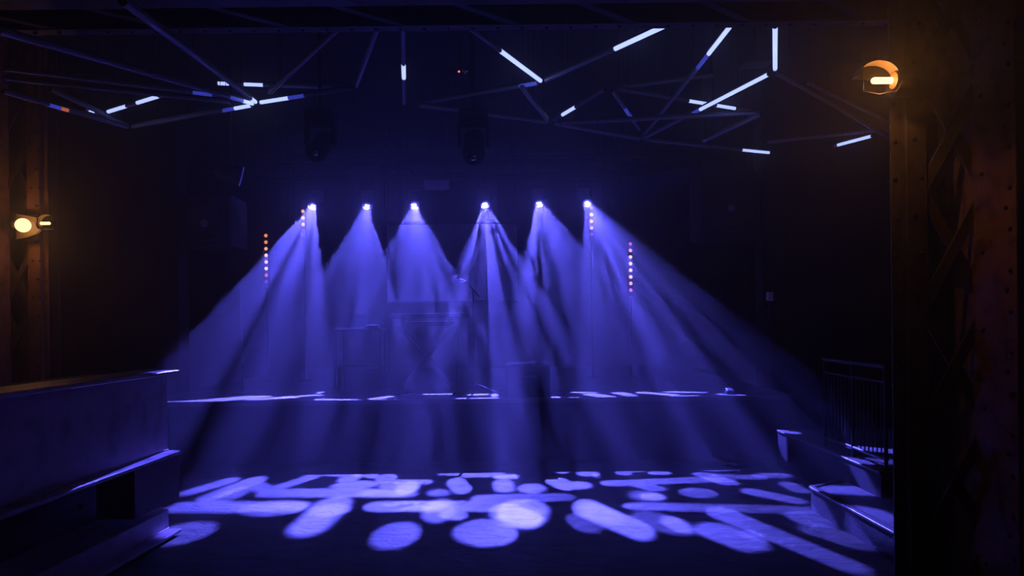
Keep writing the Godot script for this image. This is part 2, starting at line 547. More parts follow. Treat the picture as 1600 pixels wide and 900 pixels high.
# ------------------------------------------------------------------ ceiling tubes
func led_tube(label: String, a: Vector3, b: Vector3, lit: Array, wires := []) -> void:
	var t := thing("led_tube", label, "light tube", a, "light tubes in the ceiling zigzag")
	var joint := (b - a).normalized() * 0.028   # the tubes stop just short of one another where they meet
	a += joint
	t.position = a
	b -= joint
	var v := b - a
	var n := v.normalized()
	var up := (Vector3.UP - n * n.y).normalized()
	var st := mb()
	bar(st, up * 0.021, v + up * 0.021, 0.034, 0.016, Vector3.UP, 0.003)
	obj("profile", st, M.profile_metal, t)
	for e in [Vector3.ZERO, v]:
		st = mb()
		tube(st, e - n * 0.004, e + n * 0.004, 0.021, 0.021, 10)
		obj("end_cap", st, M.profile_metal, t)
	var at0 := 0.0
	var ends := lit.duplicate()
	ends.append([1.0, 1.0, ""])
	for seg in ends:
		if seg[0] - at0 > 0.004:
			st = mb()
			tube(st, v * at0, v * seg[0], 0.017, 0.017, 12)
			obj("diffuser", st, M.opal, t)
		if seg[2]:
			st = mb()
			tube(st, v * seg[0], v * seg[1], 0.0175, 0.0175, 12)
			obj("lit_section", st, M[seg[2]], t)
			if seg[2] == "tube_glow" and (seg[1] - seg[0]) * v.length() > 0.4:
				omni(v * (seg[0] + seg[1]) / 2.0 - up * 0.05, Color(0.12, 0.17, 1.0), 0.004, 0.04, t)
		at0 = seg[1]
	for k in (wires if wires else [0.36 if a.y < 3.6 else 0.22, 0.8]):
		st = mb()
		tube(st, v * k + up * 0.02, Vector3(v.x * k, CEIL - 0.004 - a.y, v.z * k), 0.0025, 0.0025, 6)
		obj("suspension_wire", st, M.black_metal, t)


const CEIL := 5.2
const BEAM := Color(0.094, 0.088, 1.0)


func ceiling_tubes() -> void:
	var g := "tube_glow"
	var d := "tube_dim"
	# label, from (px, py, height), to (px, py, height), what of its length glows
	var list := [
		["long bluish ceiling tube running down from the top edge to the left bright junction", [188, 0, 3.2], [400, 160, 3.8], [[0.93, 1.0, g]]],
		["dark blue tube from the left edge, second highest there, ending at the left bright junction", [-10, 47, 3.35], [398, 163, 3.8], [[0.85, 0.93, d], [0.93, 0.995, g]]],
		["unlit almost level tube low on the left running to the bright junction", [0, 122, 3.8], [366, 161, 3.8], []],
		["faint upper unlit tube near the left edge above the level one", [0, 107, 3.95], [345, 150, 3.95], [[0.87, 0.97, d]]],
		["short dim tube dropping to the lowest left corner of the zigzag", [75, 138, 3.87], [203, 199, 3.8], []],
		["lowest tube at the left edge with a short blue and orange glowing piece", [0, 142, 3.72], [202, 200, 3.72], [[0.33, 0.42, d], [0.42, 0.48, "tube_orange"]]],
		["purple tube rising from the lowest left corner to the left bright junction", [204, 199, 3.8], [397, 164, 3.8], [[0.78, 0.87, d], [0.87, 0.995, g]]],
		["short tube on the left lit in two dashes with a gap between", [158, 178, 3.9], [256, 148, 3.9], [[0.1, 0.42, g], [0.6, 0.95, g]]],
		["thin level tube lit in two short dashes left of the bright junction", [334, 130, 4.1], [552, 138, 4.1], [[0.01, 0.09, g], [0.2, 0.34, g]]],
		["stub of tube with a tiny white spot above the lowest left corner", [128, 168, 3.95], [165, 180, 3.95], [[0.2, 0.5, g]]],
		["tube running right from the left bright junction, white at that end and violet beyond", [401, 161, 3.8], [555, 137, 3.8], [[0.02, 0.33, g], [0.33, 0.5, d]]],
		["unlit rusty red tube falling from the girder to the left bright junction", [536, 38, 3.8], [420, 147, 3.8], []],
		["short violet tube falling from the girder to the junction left of centre", [592, 38, 3.8], [556, 136, 3.8], []],
		["upright looking tube left of centre, its upper half white", [629, 36, 3.8], [632, 164, 3.8], [[0.42, 0.6, g]]],
		["violet tube rising gently from left of centre to the central bright tip", [648, 163, 3.8], [845, 129, 3.8], [[0.86, 0.995, d]]],
		["bright white tube slanting down to the right above the projector box", [726, 38, 3.8], [847, 128, 3.8], [[0.4, 1.0, g]]],
		["dim tube passing behind the second hanging lamp, right of the upright tube", [650, 164, 3.75], [860, 192, 3.75], []],
		["dim blue tube continuing down right to the lowest central junction", [861, 193, 3.75], [1003, 218, 3.75], []],
		["tube climbing right from the central bright tip, white at its upper end", [849, 128, 3.8], [1044, 38, 3.8], [[0.63, 1.0, g]]],
		["tube falling from a white upper end to the lowest central junction", [1145, 36, 3.9], [1004, 216, 3.86], [[0.0, 0.18, g], [0.18, 0.28, d]]],
		["long tube rising right from the lowest central junction, upper half white", [1005, 217, 3.78], [1205, 114, 3.8], [[0.46, 0.52, d], [0.52, 0.995, g]]],
		["short tube with one white dash between the centre and the dim crossing", [861, 190, 3.8], [948, 138, 3.9], [[0.2, 0.46, g]]],
		["thin dim tube dropping from the central bright tip", [814, 136, 3.7], [856, 189, 3.7], [], [0.45, 0.85]],
		["thin short tube with a narrow white streak right of centre", [955, 140, 3.9], [1000, 203, 3.9], [[0.4, 0.72, d]]],
		["tube sloping down right with a white dash crossing behind the long bright one", [962, 139, 4.02], [1188, 176, 3.98], [[0.48, 0.64, g], [0.68, 0.82, g]]],
		["faint unlit tube sloping up right above the crossing", [962, 138, 4.1], [1120, 117, 4.1], []],
		["dim level tube passing low behind the crossing tubes", [872, 193, 3.66], [1186, 177, 3.66], [], [0.36, 0.93]],
		["faint tube running down left from the right end of the level one", [1192, 178, 3.76], [1097, 222, 3.76], []],
		["lowest tube right of centre, glowing thinly at its right end", [1006, 219, 3.8], [1206, 239, 3.8], [[0.76, 0.99, g]]],
		["fully white short tube falling from the girder on the right", [1211, 38, 3.8], [1211, 111, 3.8], [[0.0, 0.97, g]]],
		["long purple tube slanting down right to the riveted column", [1212, 113, 3.8], [1402, 223, 3.75], [[0.94, 0.99, d]]],
		["thin faint tube above the long purple one near the hooded lamp", [1256, 127, 3.9], [1402, 196, 3.9], []],
		["faint tube rising right below the long purple one", [1195, 223, 3.85], [1372, 204, 3.85], []],
		["short tube with a white glow at the right, lowest near the riveted column", [1300, 229, 3.7], [1368, 211, 3.7], [[0.1, 0.95, g]]],
	]
	for r in list:
		led_tube(r[0], at_height(r[1][0], r[1][1], r[1][2]), at_height(r[2][0], r[2][1], r[2][2]), r[3], r[4] if r.size() > 4 else [])


# ------------------------------------------------------------------ riveted steel
# a laced column standing at where: two riveted channels, crossed lattice bars in front, a plate behind; x 0..width, front face at z = 0
func laced_column(label: String, where: Vector3, width: float, tall: float, phase: float, deep := false) -> Node3D:
	var t := thing("lattice_column", label, "column", where)
	for side in 2:
		var e := 1.0 if side == 0 else -1.0
		var x0 := 0.0 if side == 0 else width
		var st := mb()
		if side == 1 and deep:   # a plate running in depth, its face towards the lamp
			box_at(st, Vector3(width - 0.245, 0, -0.34), Vector3(width - 0.232, tall, 0.31), 0.003)
			box_at(st, Vector3(width - 0.245, 0, -0.1), Vector3(width - 0.15, tall, -0.088), 0.003)
			obj("channel", st, M.rust_paint, t)
			continue
		box_at(st, Vector3(minf(x0 + e * 0.055, x0 + e * 0.17), 0, -0.012), Vector3(maxf(x0 + e * 0.055, x0 + e * 0.17), tall, 0.0), 0.003)   # outer flange
		box_at(st, Vector3(minf(x0 + e * 0.055, x0 + e * 0.067), 0, -0.06), Vector3(maxf(x0 + e * 0.055, x0 + e * 0.067), tall, -0.01), 0.002)  # web
		box_at(st, Vector3(minf(x0, x0 + e * 0.17), 0, -0.075), Vector3(maxf(x0, x0 + e * 0.17), tall, -0.06), 0.003)    # inner flange
		if side == 1:
			box_at(st, Vector3(x0 - 0.21, 0, -0.02), Vector3(x0 - 0.165, tall, -0.008), 0.002)
		obj("channel", st, M.steel_paint, t)
	var step := 0.66
	var y := phase - step * 4.0
	var k := 0
	while y < tall:
		for e in [1.0, -1.0]:
			var a := Vector3(0.15 if e > 0.0 else width - 0.17, y, -0.016)
			var b := Vector3(width - 0.17 if e > 0.0 else 0.15, y + step, -0.016)
			if e < 0.0:
				a.z = -0.03
				b.z = -0.03
			if a.y < 0.0:
				a = a.lerp(b, -a.y / (b.y - a.y)) if b.y > 0.0 else Vector3.ZERO
			if b.y > tall:
				b = a.lerp(b, (tall - a.y) / (b.y - a.y))
			if a != Vector3.ZERO and b.y > a.y + 0.05:
				var st := mb()
				bar(st, a, b, 0.065, 0.011, Vector3.BACK, 0.002)
				obj("lattice_bar", st, M.steel_paint, t)
		y += step
		k += 1
	var st := mb()
	box_at(st, Vector3(0.15, 0, -0.34), Vector3(width - 0.05, tall, -0.32))
	obj("back_plate", st, M.steel_paint, t)
	st = mb()
	y = 0.12
	k = 0
	while y < tall:
		if deep:
			for z in [0.27, 0.24 if k % 2 == 0 else 0.06]:
				lathe(st, [Vector2(0.013, 0.0), Vector2(0.012, 0.006), Vector2(0.007, 0.011), Vector2(0, 0.0125)], Transform3D(Basis(Vector3.BACK, PI / 2.0), Vector3(width - 0.245, y + (0.1 if z > 0.26 else 0.0), z)), 10)
		for x in [0.025, 0.1 if k % 2 == 0 else 0.135, width - 0.1 if k % 2 == 0 else width - 0.145, width - 0.075 if k % 2 == 0 else width - 0.06]:
			var z := -0.06 if x < 0.04 else 0.0
			if deep and x > width / 2.0:
				continue
			lathe(st, [Vector2(0.013, 0.0), Vector2(0.012, 0.006), Vector2(0.007, 0.011), Vector2(0, 0.0125)], Transform3D(Basis(Vector3.RIGHT, PI / 2.0), Vector3(x, y, z)), 10)
		y += 0.215
		k += 1
	var r := obj("rivet_row", st, M.rivet_steel, t)
	r.set_meta("kind", "stuff")
	return t


# ------------------------------------------------------------------ warm lamps
# a bulkhead lamp on its side: the tube shaped bulb points away from the wall at mount (+1: the wall is to the right)
func hooded_lamp(label: String, where: Vector3, mount: float, energy: float, arm: float, reach := 0.2, deep := 1.0) -> void:
	var t := thing("hooded_lamp", label, "wall lamp", where)
	var st := mb()
	var cx := -0.02 * mount
	var outer := PackedVector2Array()
	for k in 25:
		outer.append(Vector2(cx + 0.105 * cos(PI * k / 24.0), 0.022 + 0.078 * sin(PI * k / 24.0)))
	for k in 25:
		outer.append(Vector2(cx + 0.1 * cos(PI * (24 - k) / 24.0), 0.022 + 0.073 * sin(PI * (24 - k) / 24.0)))
	prism(st, outer, 0.075, Transform3D(Basis(), Vector3(0, 0, -0.045)))
	obj("hood", st, M.brass, t)
	st = mb()
	var half := PackedVector2Array()
	for k in 25:
		half.append(Vector2(cx + 0.1 * cos(PI * k / 24.0), 0.022 + 0.073 * sin(PI * k / 24.0)))
	prism(st, half, 0.006, Transform3D(Basis(), Vector3(0, 0, -0.051)))
	obj("back_plate", st, M.soot, t)
	st = mb()
	var tip := []
	for k in 7:
		tip.append(Vector2(0.017 * cos(PI / 2.0 * k / 6.0), 0.093 + 0.017 * sin(PI / 2.0 * k / 6.0)))
	lathe(st, [Vector2(0, 0), Vector2(0.017, 0.0)] + tip, Transform3D(Basis(Vector3.BACK, PI / 2.0 * mount), Vector3(0.06 * mount, 0, 0)), 16)
	obj("bulb", st, M.bulb_glow, t)
	omni(Vector3(0.01 * mount, 0, 0), Color(1.0, 0.37, 0.085), energy, 0.017, t)
	st = mb()
	lathe(st, [Vector2(0, 0.0), Vector2(0.043, 0.0), Vector2(0.043, 0.012), Vector2(0.02, 0.02), Vector2(0, 0.02)], Transform3D(Basis(Vector3.BACK, PI / 2.0 * mount), Vector3(0.078 * mount, 0, 0)), 24, 0.0, 1.0, false)
	obj("socket_disc", st, M.brass, t)
	st = mb()
	for e in [-1.0, 1.0]:
		path(st, [Vector3(cx + e * 0.1, 0.024, 0.06), Vector3(cx + e * 0.1, -0.03, 0.055), Vector3(cx + e * 0.088, -0.065, 0.03)], 0.0025, 6)
	path(st, [Vector3(cx - 0.088, -0.065, 0.03), Vector3(cx, -0.078, 0.02), Vector3(cx + 0.088, -0.065, 0.03)], 0.0025, 6)
	obj("wire_guard", st, M.brass, t)
	st = mb()
	lathe(st, [Vector2(0, 0.0), Vector2(0.04, 0.0), Vector2(0.055, 0.02), Vector2(0.055, 0.12 * deep), Vector2(0.05, 0.135 * deep), Vector2(0, 0.135 * deep)], Transform3D(Basis(Vector3.BACK, -PI / 2.0 * mount), Vector3(0.095 * mount, 0, -0.09)), 24, 0.0, 1.0, false)
	obj("housing", st, M.black_metal, t)
	st = mb()
	box_at(st, Vector3(minf(0.115 * mount, 0.15 * mount), -0.03, -reach), Vector3(maxf(0.115 * mount, 0.15 * mount), 0.03, -0.06), 0.006)
	box_at(st, Vector3(minf(0.115 * mount, arm * mount), -0.03, -reach), Vector3(maxf(0.115 * mount, arm * mount), 0.03, -reach + 0.045), 0.006)
	obj("bracket", st, M.black_metal, t)


func cage_lamp(label: String, where: Vector3, energy: float) -> void:
	var t := thing("cage_lamp", label, "wall lamp", where)
	var st := mb()
	ball(st, Vector3.ZERO, 0.08, 12)
	obj("bulb", st, M.bulb_glow, t)
	omni(Vector3.ZERO, Color(1.0, 0.37, 0.085), energy, 0.06, t)
	st = mb()
	var wing := PackedVector2Array([Vector2(-0.16, 0.15), Vector2(-0.02, 0.12), Vector2(0.09, 0.1), Vector2(0.135, 0.06), Vector2(0.12, 0.0), Vector2(0.135, -0.05), Vector2(0.09, -0.09), Vector2(-0.03, -0.13), Vector2(-0.16, -0.15)])
	prism(st, wing, 0.02, Transform3D(Basis(), Vector3(0, 0, -0.13)))
	obj("back_plate", st, M.brass, t)
	st = mb()
	var rim := []
	for p in wing:
		rim.append(Vector3(p.x, p.y, -0.085))
	path(st, rim, 0.006, 8)
	obj("rim_wire", st, M.brass, t)
	st = mb()
	lathe(st, [Vector2(0.03, 0.0), Vector2(0.05, 0.03), Vector2(0.05, 0.07), Vector2(0, 0.07)], Transform3D(Basis(Vector3.BACK, PI / 2.0), Vector3(-0.06, 0.02, -0.03)), 20, 0.0, 1.0, false)
	obj("socket", st, M.brass, t)
	st = mb()
	box_at(st, Vector3(-0.17, -0.16, -0.19), Vector3(0.1, 0.16, -0.13), 0.012)
	obj("housing", st, M.black_metal, t)

# ------------------------------------------------------------------ stage things
func led_batten(label: String, where: Vector3, leds: Array) -> void:
	var t := thing("led_batten", label, "led bar", Vector3(where.x, STAGE, where.z - 0.03), "upright bars of round lamps on the stage")
	var top := where.y - STAGE
	var long := 0.109 * leds.size() + 0.06
	var st := mb()
	box_at(st, Vector3(-0.045, top + 0.06 - long, -0.02), Vector3(0.045, top + 0.06, 0.02), 0.006)
	obj("housing", st, M.black_metal, t)
	for k in leds.size():
		st = mb()
		lathe(st, [Vector2(0.029, 0.0), Vector2(0.026, 0.007), Vector2(0.014, 0.012), Vector2(0, 0.013)], Transform3D(Basis(Vector3.RIGHT, PI / 2.0), Vector3(0, top - 0.109 * k, 0.02)), 16)
		var o := obj("led_lens", st, M[leds[k]] if leds[k] else M.black_plastic, t)
		if leds[k]:
			o.set_meta("label", "glowing round lens")
	st = mb()
	tube(st, Vector3(0, 0.02, -0.01), Vector3(0, top - 0.1, -0.03), 0.016)
	obj("pole", st, M.black_metal, t)
	st = mb()
	lathe(st, [Vector2(0, 0.0), Vector2(0.11, 0.0), Vector2(0.11, 0.012), Vector2(0.04, 0.025), Vector2(0, 0.025)], Transform3D(), 28, 0.0, 1.0, false)
	obj("foot_plate", st, M.black_metal, t)


func hanging_truss(label: String, where: Vector3, tall: float) -> void:
	var t := thing("hanging_truss", label, "truss", where, "short box trusses hanging behind the moving heads")
	var w := 0.13
	for a in [-w, w]:
		for b in [-w, w]:
			var st := mb()
			tube(st, Vector3(a, 0, b), Vector3(a, tall, b), 0.022)
			obj("chord", st, M.truss_metal, t)
	for side in 4:
		var st := mb()
		var y := 0.05
		var f := 1.0
		while y + 0.25 < tall:
			var a := [Vector3(-w * f, y, -w), Vector3(w * f, y + 0.25, -w)]
			for p in a.size():
				a[p] = Basis(Vector3.UP, PI / 2.0 * side) * a[p]
			tube(st, a[0], a[1], 0.009, 0.009, 6)
			y += 0.25
			f = -f
		obj("bracing", st, M.truss_metal, t)
	var st := mb()
	box_at(st, Vector3(-0.22, tall - 0.012, -0.22), Vector3(0.22, tall, 0.22))
	obj("ceiling_plate", st, M.truss_metal, t)


func lighting_truss(y: float, z: float, x0: float, x1: float) -> void:
	var t := thing("lighting_truss", "black box truss across the stage carrying the six lit moving heads", "truss", Vector3(x0, y, z))
	var w := 0.13
	var long := x1 - x0
	for a in [-w, w]:
		for b in [0.0, 2.0 * w]:
			var st := mb()
			tube(st, Vector3(0, b, a), Vector3(long, b, a), 0.024)
			obj("chord", st, M.black_metal, t)
	for a in [-w, w]:
		var st := mb()
		var x := 0.05
		var f := false
		while x + 0.3 < long:
			tube(st, Vector3(x, 2.0 * w if f else 0.0, a), Vector3(x + 0.3, 0.0 if f else 2.0 * w, a), 0.009, 0.009, 6)
			x += 0.3
			f = not f
		obj("bracing", st, M.black_metal, t)
	for k in [0.12, 0.5, 0.88]:
		var st := mb()
		tube(st, Vector3(long * k, 2.0 * w, 0), Vector3(long * k, CEIL - y, 0), 0.012, 0.012, 8)
		bx(st, Vector3(0.06, 0.03, 0.32), Transform3D(Basis(), Vector3(long * k, 2.0 * w + 0.02, 0)), 0.005)
		obj("hanger", st, M.black_metal, t)


func mic_stand(where: Vector3) -> void:
	var t := thing("microphone_stand", "slim black microphone stand with raised boom at the front of the stage", "stand", where)
	var st := mb()
	for k in 3:
		var a := TAU * k / 3.0 + 0.35
		var d := Vector3(cos(a), 0, sin(a))
		var leg := mb()
		tube(leg, Vector3(0, 0.13, 0) + d * 0.02, d * 0.32 + Vector3(0, 0.014, 0), 0.007, 0.006, 8)
		obj("leg", leg, M.black_metal, t)
		leg = mb()
		tube(leg, d * 0.3 + Vector3(0, 0.02, 0), d * 0.34 + Vector3(0, 0.01, 0), 0.011, 0.011, 8)
		obj("rubber_foot", leg, M.black_plastic, t)
	tube(st, Vector3(0, 0.08, 0), Vector3(0, 0.75, 0), 0.013)
	tube(st, Vector3(0, 0.75, 0), Vector3(0, 1.34, 0), 0.009)
	obj("pole", st, M.black_metal, t)
	st = mb()
	tube(st, Vector3(0, 0.74, 0), Vector3(0, 0.8, 0), 0.018)
	obj("height_clutch", st, M.black_metal, t)
	st = mb()
	tube(st, Vector3(-0.02, 1.33, 0), Vector3(0.03, 1.33, 0), 0.02)
	obj("clutch", st, M.chrome, t)
	st = mb()
	tube(st, Vector3(0.08, 1.27, 0.01), Vector3(-0.04, 1.41, 0.0), 0.009)
	path(st, [Vector3(-0.04, 1.41, 0.0), Vector3(-0.055, 1.45, 0.0), Vector3(-0.085, 1.475, 0.0)], 0.006)
	obj("boom", st, M.black_metal, t)
	var m := thing("microphone", "dark microphone with shiny grille clipped to the boom of the stand", "microphone", where + Vector3(-0.122, 1.478, 0.0))
	st = mb()
	tube(st, Vector3(0.02, -0.012, 0.0), Vector3(-0.07, 0.02, 0.03), 0.011, 0.018)
	obj("body", st, M.black_metal, m)
	st = mb()
	ball(st, Vector3(-0.088, 0.027, 0.036), 0.027, 8)
	obj("grille", st, M.chrome, m)
	st = mb()
	tube(st, Vector3(-0.005, -0.004, 0.008), Vector3(-0.025, 0.003, 0.014), 0.019)
	obj("clip", st, M.chrome, m)


func keyboard_rig(where: Vector3) -> void:
	var t := thing("keyboard_stand", "black folding stand holding two keyboards left of the microphone", "stand", where)
	for z in [-0.16, 0.16]:
		for e in [-1.0, 1.0]:
			var st := mb()
			bar(st, Vector3(-0.36 * e, 0.02, z + 0.02 * e), Vector3(0.36 * e, 0.86, z + 0.02 * e), 0.03, 0.025, Vector3.BACK, 0.004)
			obj("leg", st, M.black_metal, t)
	for x in [-0.36, 0.36]:
		var st := mb()
		tube(st, Vector3(x, 0.02, -0.24), Vector3(x, 0.02, 0.24), 0.018)
		obj("foot_bar", st, M.black_metal, t)
		st = mb()
		tube(st, Vector3(x, 0.87, -0.22), Vector3(x, 0.87, 0.22), 0.016)
		obj("support_arm", st, M.black_metal, t)
		st = mb()
		tube(st, Vector3(x * 0.8, 0.86, -0.16), Vector3(x * 0.8, 0.985, -0.2), 0.012)
		tube(st, Vector3(x * 0.8, 0.985, -0.24), Vector3(x * 0.8, 0.985, 0.12), 0.012)
		obj("upper_arm", st, M.black_metal, t)
	var names := [["long black keyboard on top of the folding stand", 1.12, 0.998, -0.04], ["shorter black keyboard on the lower arms of the folding stand", 0.72, 0.888, 0.03]]
	for r in names:
		var k := thing("keyboard", r[0], "keyboard", where + Vector3(0.02, r[2], r[3]), "keyboards on the stand")
		var st := mb()
		bx(st, Vector3(r[1], 0.06, 0.28), Transform3D(Basis(), Vector3(0, 0.03, 0)), 0.01)
		obj("body", st, M.black_plastic, k)
		st = mb()
		bx(st, Vector3(r[1], 0.006, 0.02), Transform3D(Basis(), Vector3(0, 0.063, -0.125)), 0.001)
		obj("back_rail", st, M.grey_metal, k)
		st = mb()
		var n := int(r[1] / 0.0236) - 4
		for i in n:
			box_at(st, Vector3((i - n / 2.0) * 0.0236, 0.058, -0.01), Vector3((i - n / 2.0) * 0.0236 + 0.0222, 0.068, 0.135))
		obj("key_bed", st, M.white_key, k).set_meta("kind", "stuff")
		st = mb()
		for i in 8:
			tube(st, Vector3(-0.3 * r[1] + i * 0.06 * r[1], 0.058, -0.08), Vector3(-0.3 * r[1] + i * 0.06 * r[1], 0.078, -0.08), 0.008)
		obj("control_knob", st, M.chrome, k).set_meta("kind", "stuff")


func gear_table(where: Vector3) -> void:
	var t := thing("side_table", "small black table with a lower shelf left of the keyboards", "table", where)
	var st := mb()
	bx(st, Vector3(0.66, 0.025, 0.42), Transform3D(Basis(), Vector3(0, 0.845, 0)), 0.004)
	obj("table_top", st, M.black_metal, t)
	for a in [-0.3, 0.3]:
		for b in [-0.18, 0.18]:
			st = mb()
			tube(st, Vector3(a, 0, b), Vector3(a, 0.84, b), 0.012)
			obj("leg", st, M.black_metal, t)
	st = mb()
	bx(st, Vector3(0.62, 0.016, 0.38), Transform3D(Basis(), Vector3(0, 0.34, 0)), 0.003)
	obj("shelf", st, M.black_metal, t)
	var y := where + Vector3(0, 0.8575, 0)
	var l := thing("laptop", "open black laptop at the left end of the small table", "laptop", y + Vector3(-0.14, 0, 0.0))
	st = mb()
	bx(st, Vector3(0.3, 0.018, 0.21), Transform3D(Basis(Vector3.UP, 0.9), Vector3(0, 0.009, 0)), 0.004)
	obj("base", st, M.black_plastic, l)
	st = mb()
	var hinge := Basis(Vector3.UP, 0.9) * Basis(Vector3.RIGHT, 0.35)
	bx(st, Vector3(0.3, 0.2, 0.01), Transform3D(hinge, Basis(Vector3.UP, 0.9) * Vector3(0, 0.112, 0.14)), 0.003)
	obj("lid", st, M.black_plastic, l)
	var m := thing("mixer", "small mixing box with pale knobs in the middle of the small table", "mixer", y + Vector3(0.17, 0, 0.06))
	st = mb()
	bx(st, Vector3(0.2, 0.045, 0.16), Transform3D(Basis(), Vector3(0, 0.0225, 0)), 0.006)
	obj("body", st, M.black_metal, m)
	st = mb()
	for i in 5:
		for j in 3:
			tube(st, Vector3(-0.07 + i * 0.035, 0.044, -0.05 + j * 0.04), Vector3(-0.07 + i * 0.035, 0.06, -0.05 + j * 0.04), 0.007, 0.006, 8)
	obj("control_knob", st, M.white_key, m).set_meta("kind", "stuff")


func floor_monitor(where: Vector3) -> void:
	var t := thing("floor_monitor", "dark wedge loudspeaker at the edge of the stage right of the microphone", "loudspeaker", where)
	var st := mb()
	prism(st, PackedVector2Array([Vector2(-0.19, 0), Vector2(0.19, 0), Vector2(0.19, 0.39), Vector2(0.12, 0.415), Vector2(-0.19, 0.12)]), 0.55, Transform3D(Basis(Vector3(0, 0, 1), Vector3(0, 1, 0), Vector3(1, 0, 0)), Vector3(-0.275, 0, 0)))
	obj("cabinet", st, M.soot, t)
	st = mb()
	bar(st, Vector3(-0.26, 0.265, -0.04), Vector3(0.26, 0.265, -0.04), 0.012, 0.33, Vector3(0, 0.72, 0.7))
	obj("front_grille", st, M.black_metal, t)
	st = mb()
	bar(st, Vector3(-0.272, 0.418, 0.125), Vector3(0.272, 0.418, 0.125), 0.02, 0.006, Vector3.UP)
	obj("top_edge", st, M.black_plastic, t)
	st = mb()
	path(st, [Vector3(-0.1, 0.26, 0.19), Vector3(-0.1, 0.26, 0.22), Vector3(0.1, 0.26, 0.22), Vector3(0.1, 0.26, 0.19)], 0.01)
	obj("handle", st, M.black_metal, t)


func pa_speaker(label: String, where: Vector3, size: Vector3, cone_r: float) -> void:
	var t := thing("loudspeaker", label, "loudspeaker", where)
	var st := mb()
	box_at(st, Vector3(-size.x / 2.0, 0, -size.z), Vector3(size.x / 2.0, size.y, 0), 0.015)
	obj("cabinet", st, M.black_plastic, t)
	var face := Transform3D(Basis(Vector3.RIGHT, PI / 2.0), Vector3(0, size.y * 0.45, 0.0))
	st = mb()
	lathe(st, [Vector2(cone_r * 1.08, 0.0), Vector2(cone_r * 1.08, 0.014), Vector2(cone_r, 0.02), Vector2(cone_r * 0.93, 0.014), Vector2(cone_r * 0.3, 0.004)], face, 40)
	obj("woofer", st, M.cone_paper, t)
	st = mb()
	lathe(st, [Vector2(0.055, 0.004), Vector2(0.05, 0.022), Vector2(0, 0.03)], face, 20)
	obj("dust_cap", st, M.badge, t)
	st = mb()
	for e in [-1.0, 1.0]:
		tube(st, Vector3(e * size.x * 0.35, size.y - 0.01, -size.z / 2.0), Vector3(e * size.x * 0.35, CEIL - where.y, -size.z / 2.0), 0.008, 0.008, 8)
	obj("hanging_rod", st, M.black_metal, t)


func par_can(label: String, where: Vector3, towards: Vector3, energy: float, rim: Material) -> void:
	var t := thing("par_can", label, "stage light", where)
	var f := Transform3D().looking_at(towards - where, Vector3.UP)
	var ax := f * Transform3D(Basis(Vector3(1, 0, 0), Vector3(0, 0, -1), Vector3(0, 1, 0)), Vector3.ZERO)
	var st := mb()
	lathe(st, [Vector2(0, -0.3), Vector2(0.06, -0.3), Vector2(0.1, -0.22), Vector2(0.12, -0.08), Vector2(0.12, 0.02), Vector2(0.114, 0.02), Vector2(0.112, -0.05)], ax, 28)
	obj("can", st, M.black_metal, t)
	st = mb()
	lathe(st, [Vector2(0.112, 0.021), Vector2(0.124, 0.021), Vector2(0.124, 0.028), Vector2(0.112, 0.028), Vector2(0.112, 0.021)], ax, 28, 0.0, 1.0, false)
	obj("front_ring", st, rim, t)
	st = mb()
	lathe(st, [Vector2(0.112, -0.052), Vector2(0.06, -0.046), Vector2(0, -0.044)], ax, 24)
	obj("lens", st, M.par_glow, t)
	st = mb()
	var side := Vector3.UP.cross(f.basis.z).normalized()
	path(st, [side * 0.125 - f.basis.z * -0.1, side * 0.14 + Vector3(0, 0.12, 0) + f.basis.z * 0.1, side * -0.14 + Vector3(0, 0.12, 0) + f.basis.z * 0.1, side * -0.125 + f.basis.z * 0.1], 0.01)
	tube(st, Vector3(0, 0.12, 0) + f.basis.z * 0.1, Vector3(0, CEIL - where.y, 0) + f.basis.z * 0.1, 0.014, 0.014, 8)
	obj("hanging_yoke", st, M.black_metal, t)
	var l := SpotLight3D.new()
	l.name = "beam_light"
	l.light_color = Color(0.02, 0.03, 1.0).linear_to_srgb()
	l.light_energy = energy
	l.light_size = 0.1
	l.spot_angle = 9.0
	l.spot_angle_attenuation = 0.8
	l.spot_range = 20.0
	l.shadow_enabled = true
	t.add_child(l)
	l.transform = f.translated_local(Vector3(0, 0, -0.03))


func cable(label: String, pts: Array, r := 0.006) -> void:
	var c := Curve3D.new()
	for i in pts.size():
		var d: Vector3 = (pts[mini(i + 1, pts.size() - 1)] - pts[maxi(i - 1, 0)]) / 5.0
		c.add_point(pts[i], -d, d)
	var line := []
	for p in c.tessellate(4, 6.0):
		line.append(p)
	var st := mb()
	path(st, line, r, 6)
	var o := obj("cable", st, M.cable)
	o.set_meta("label", label)
	o.set_meta("category", "cable")


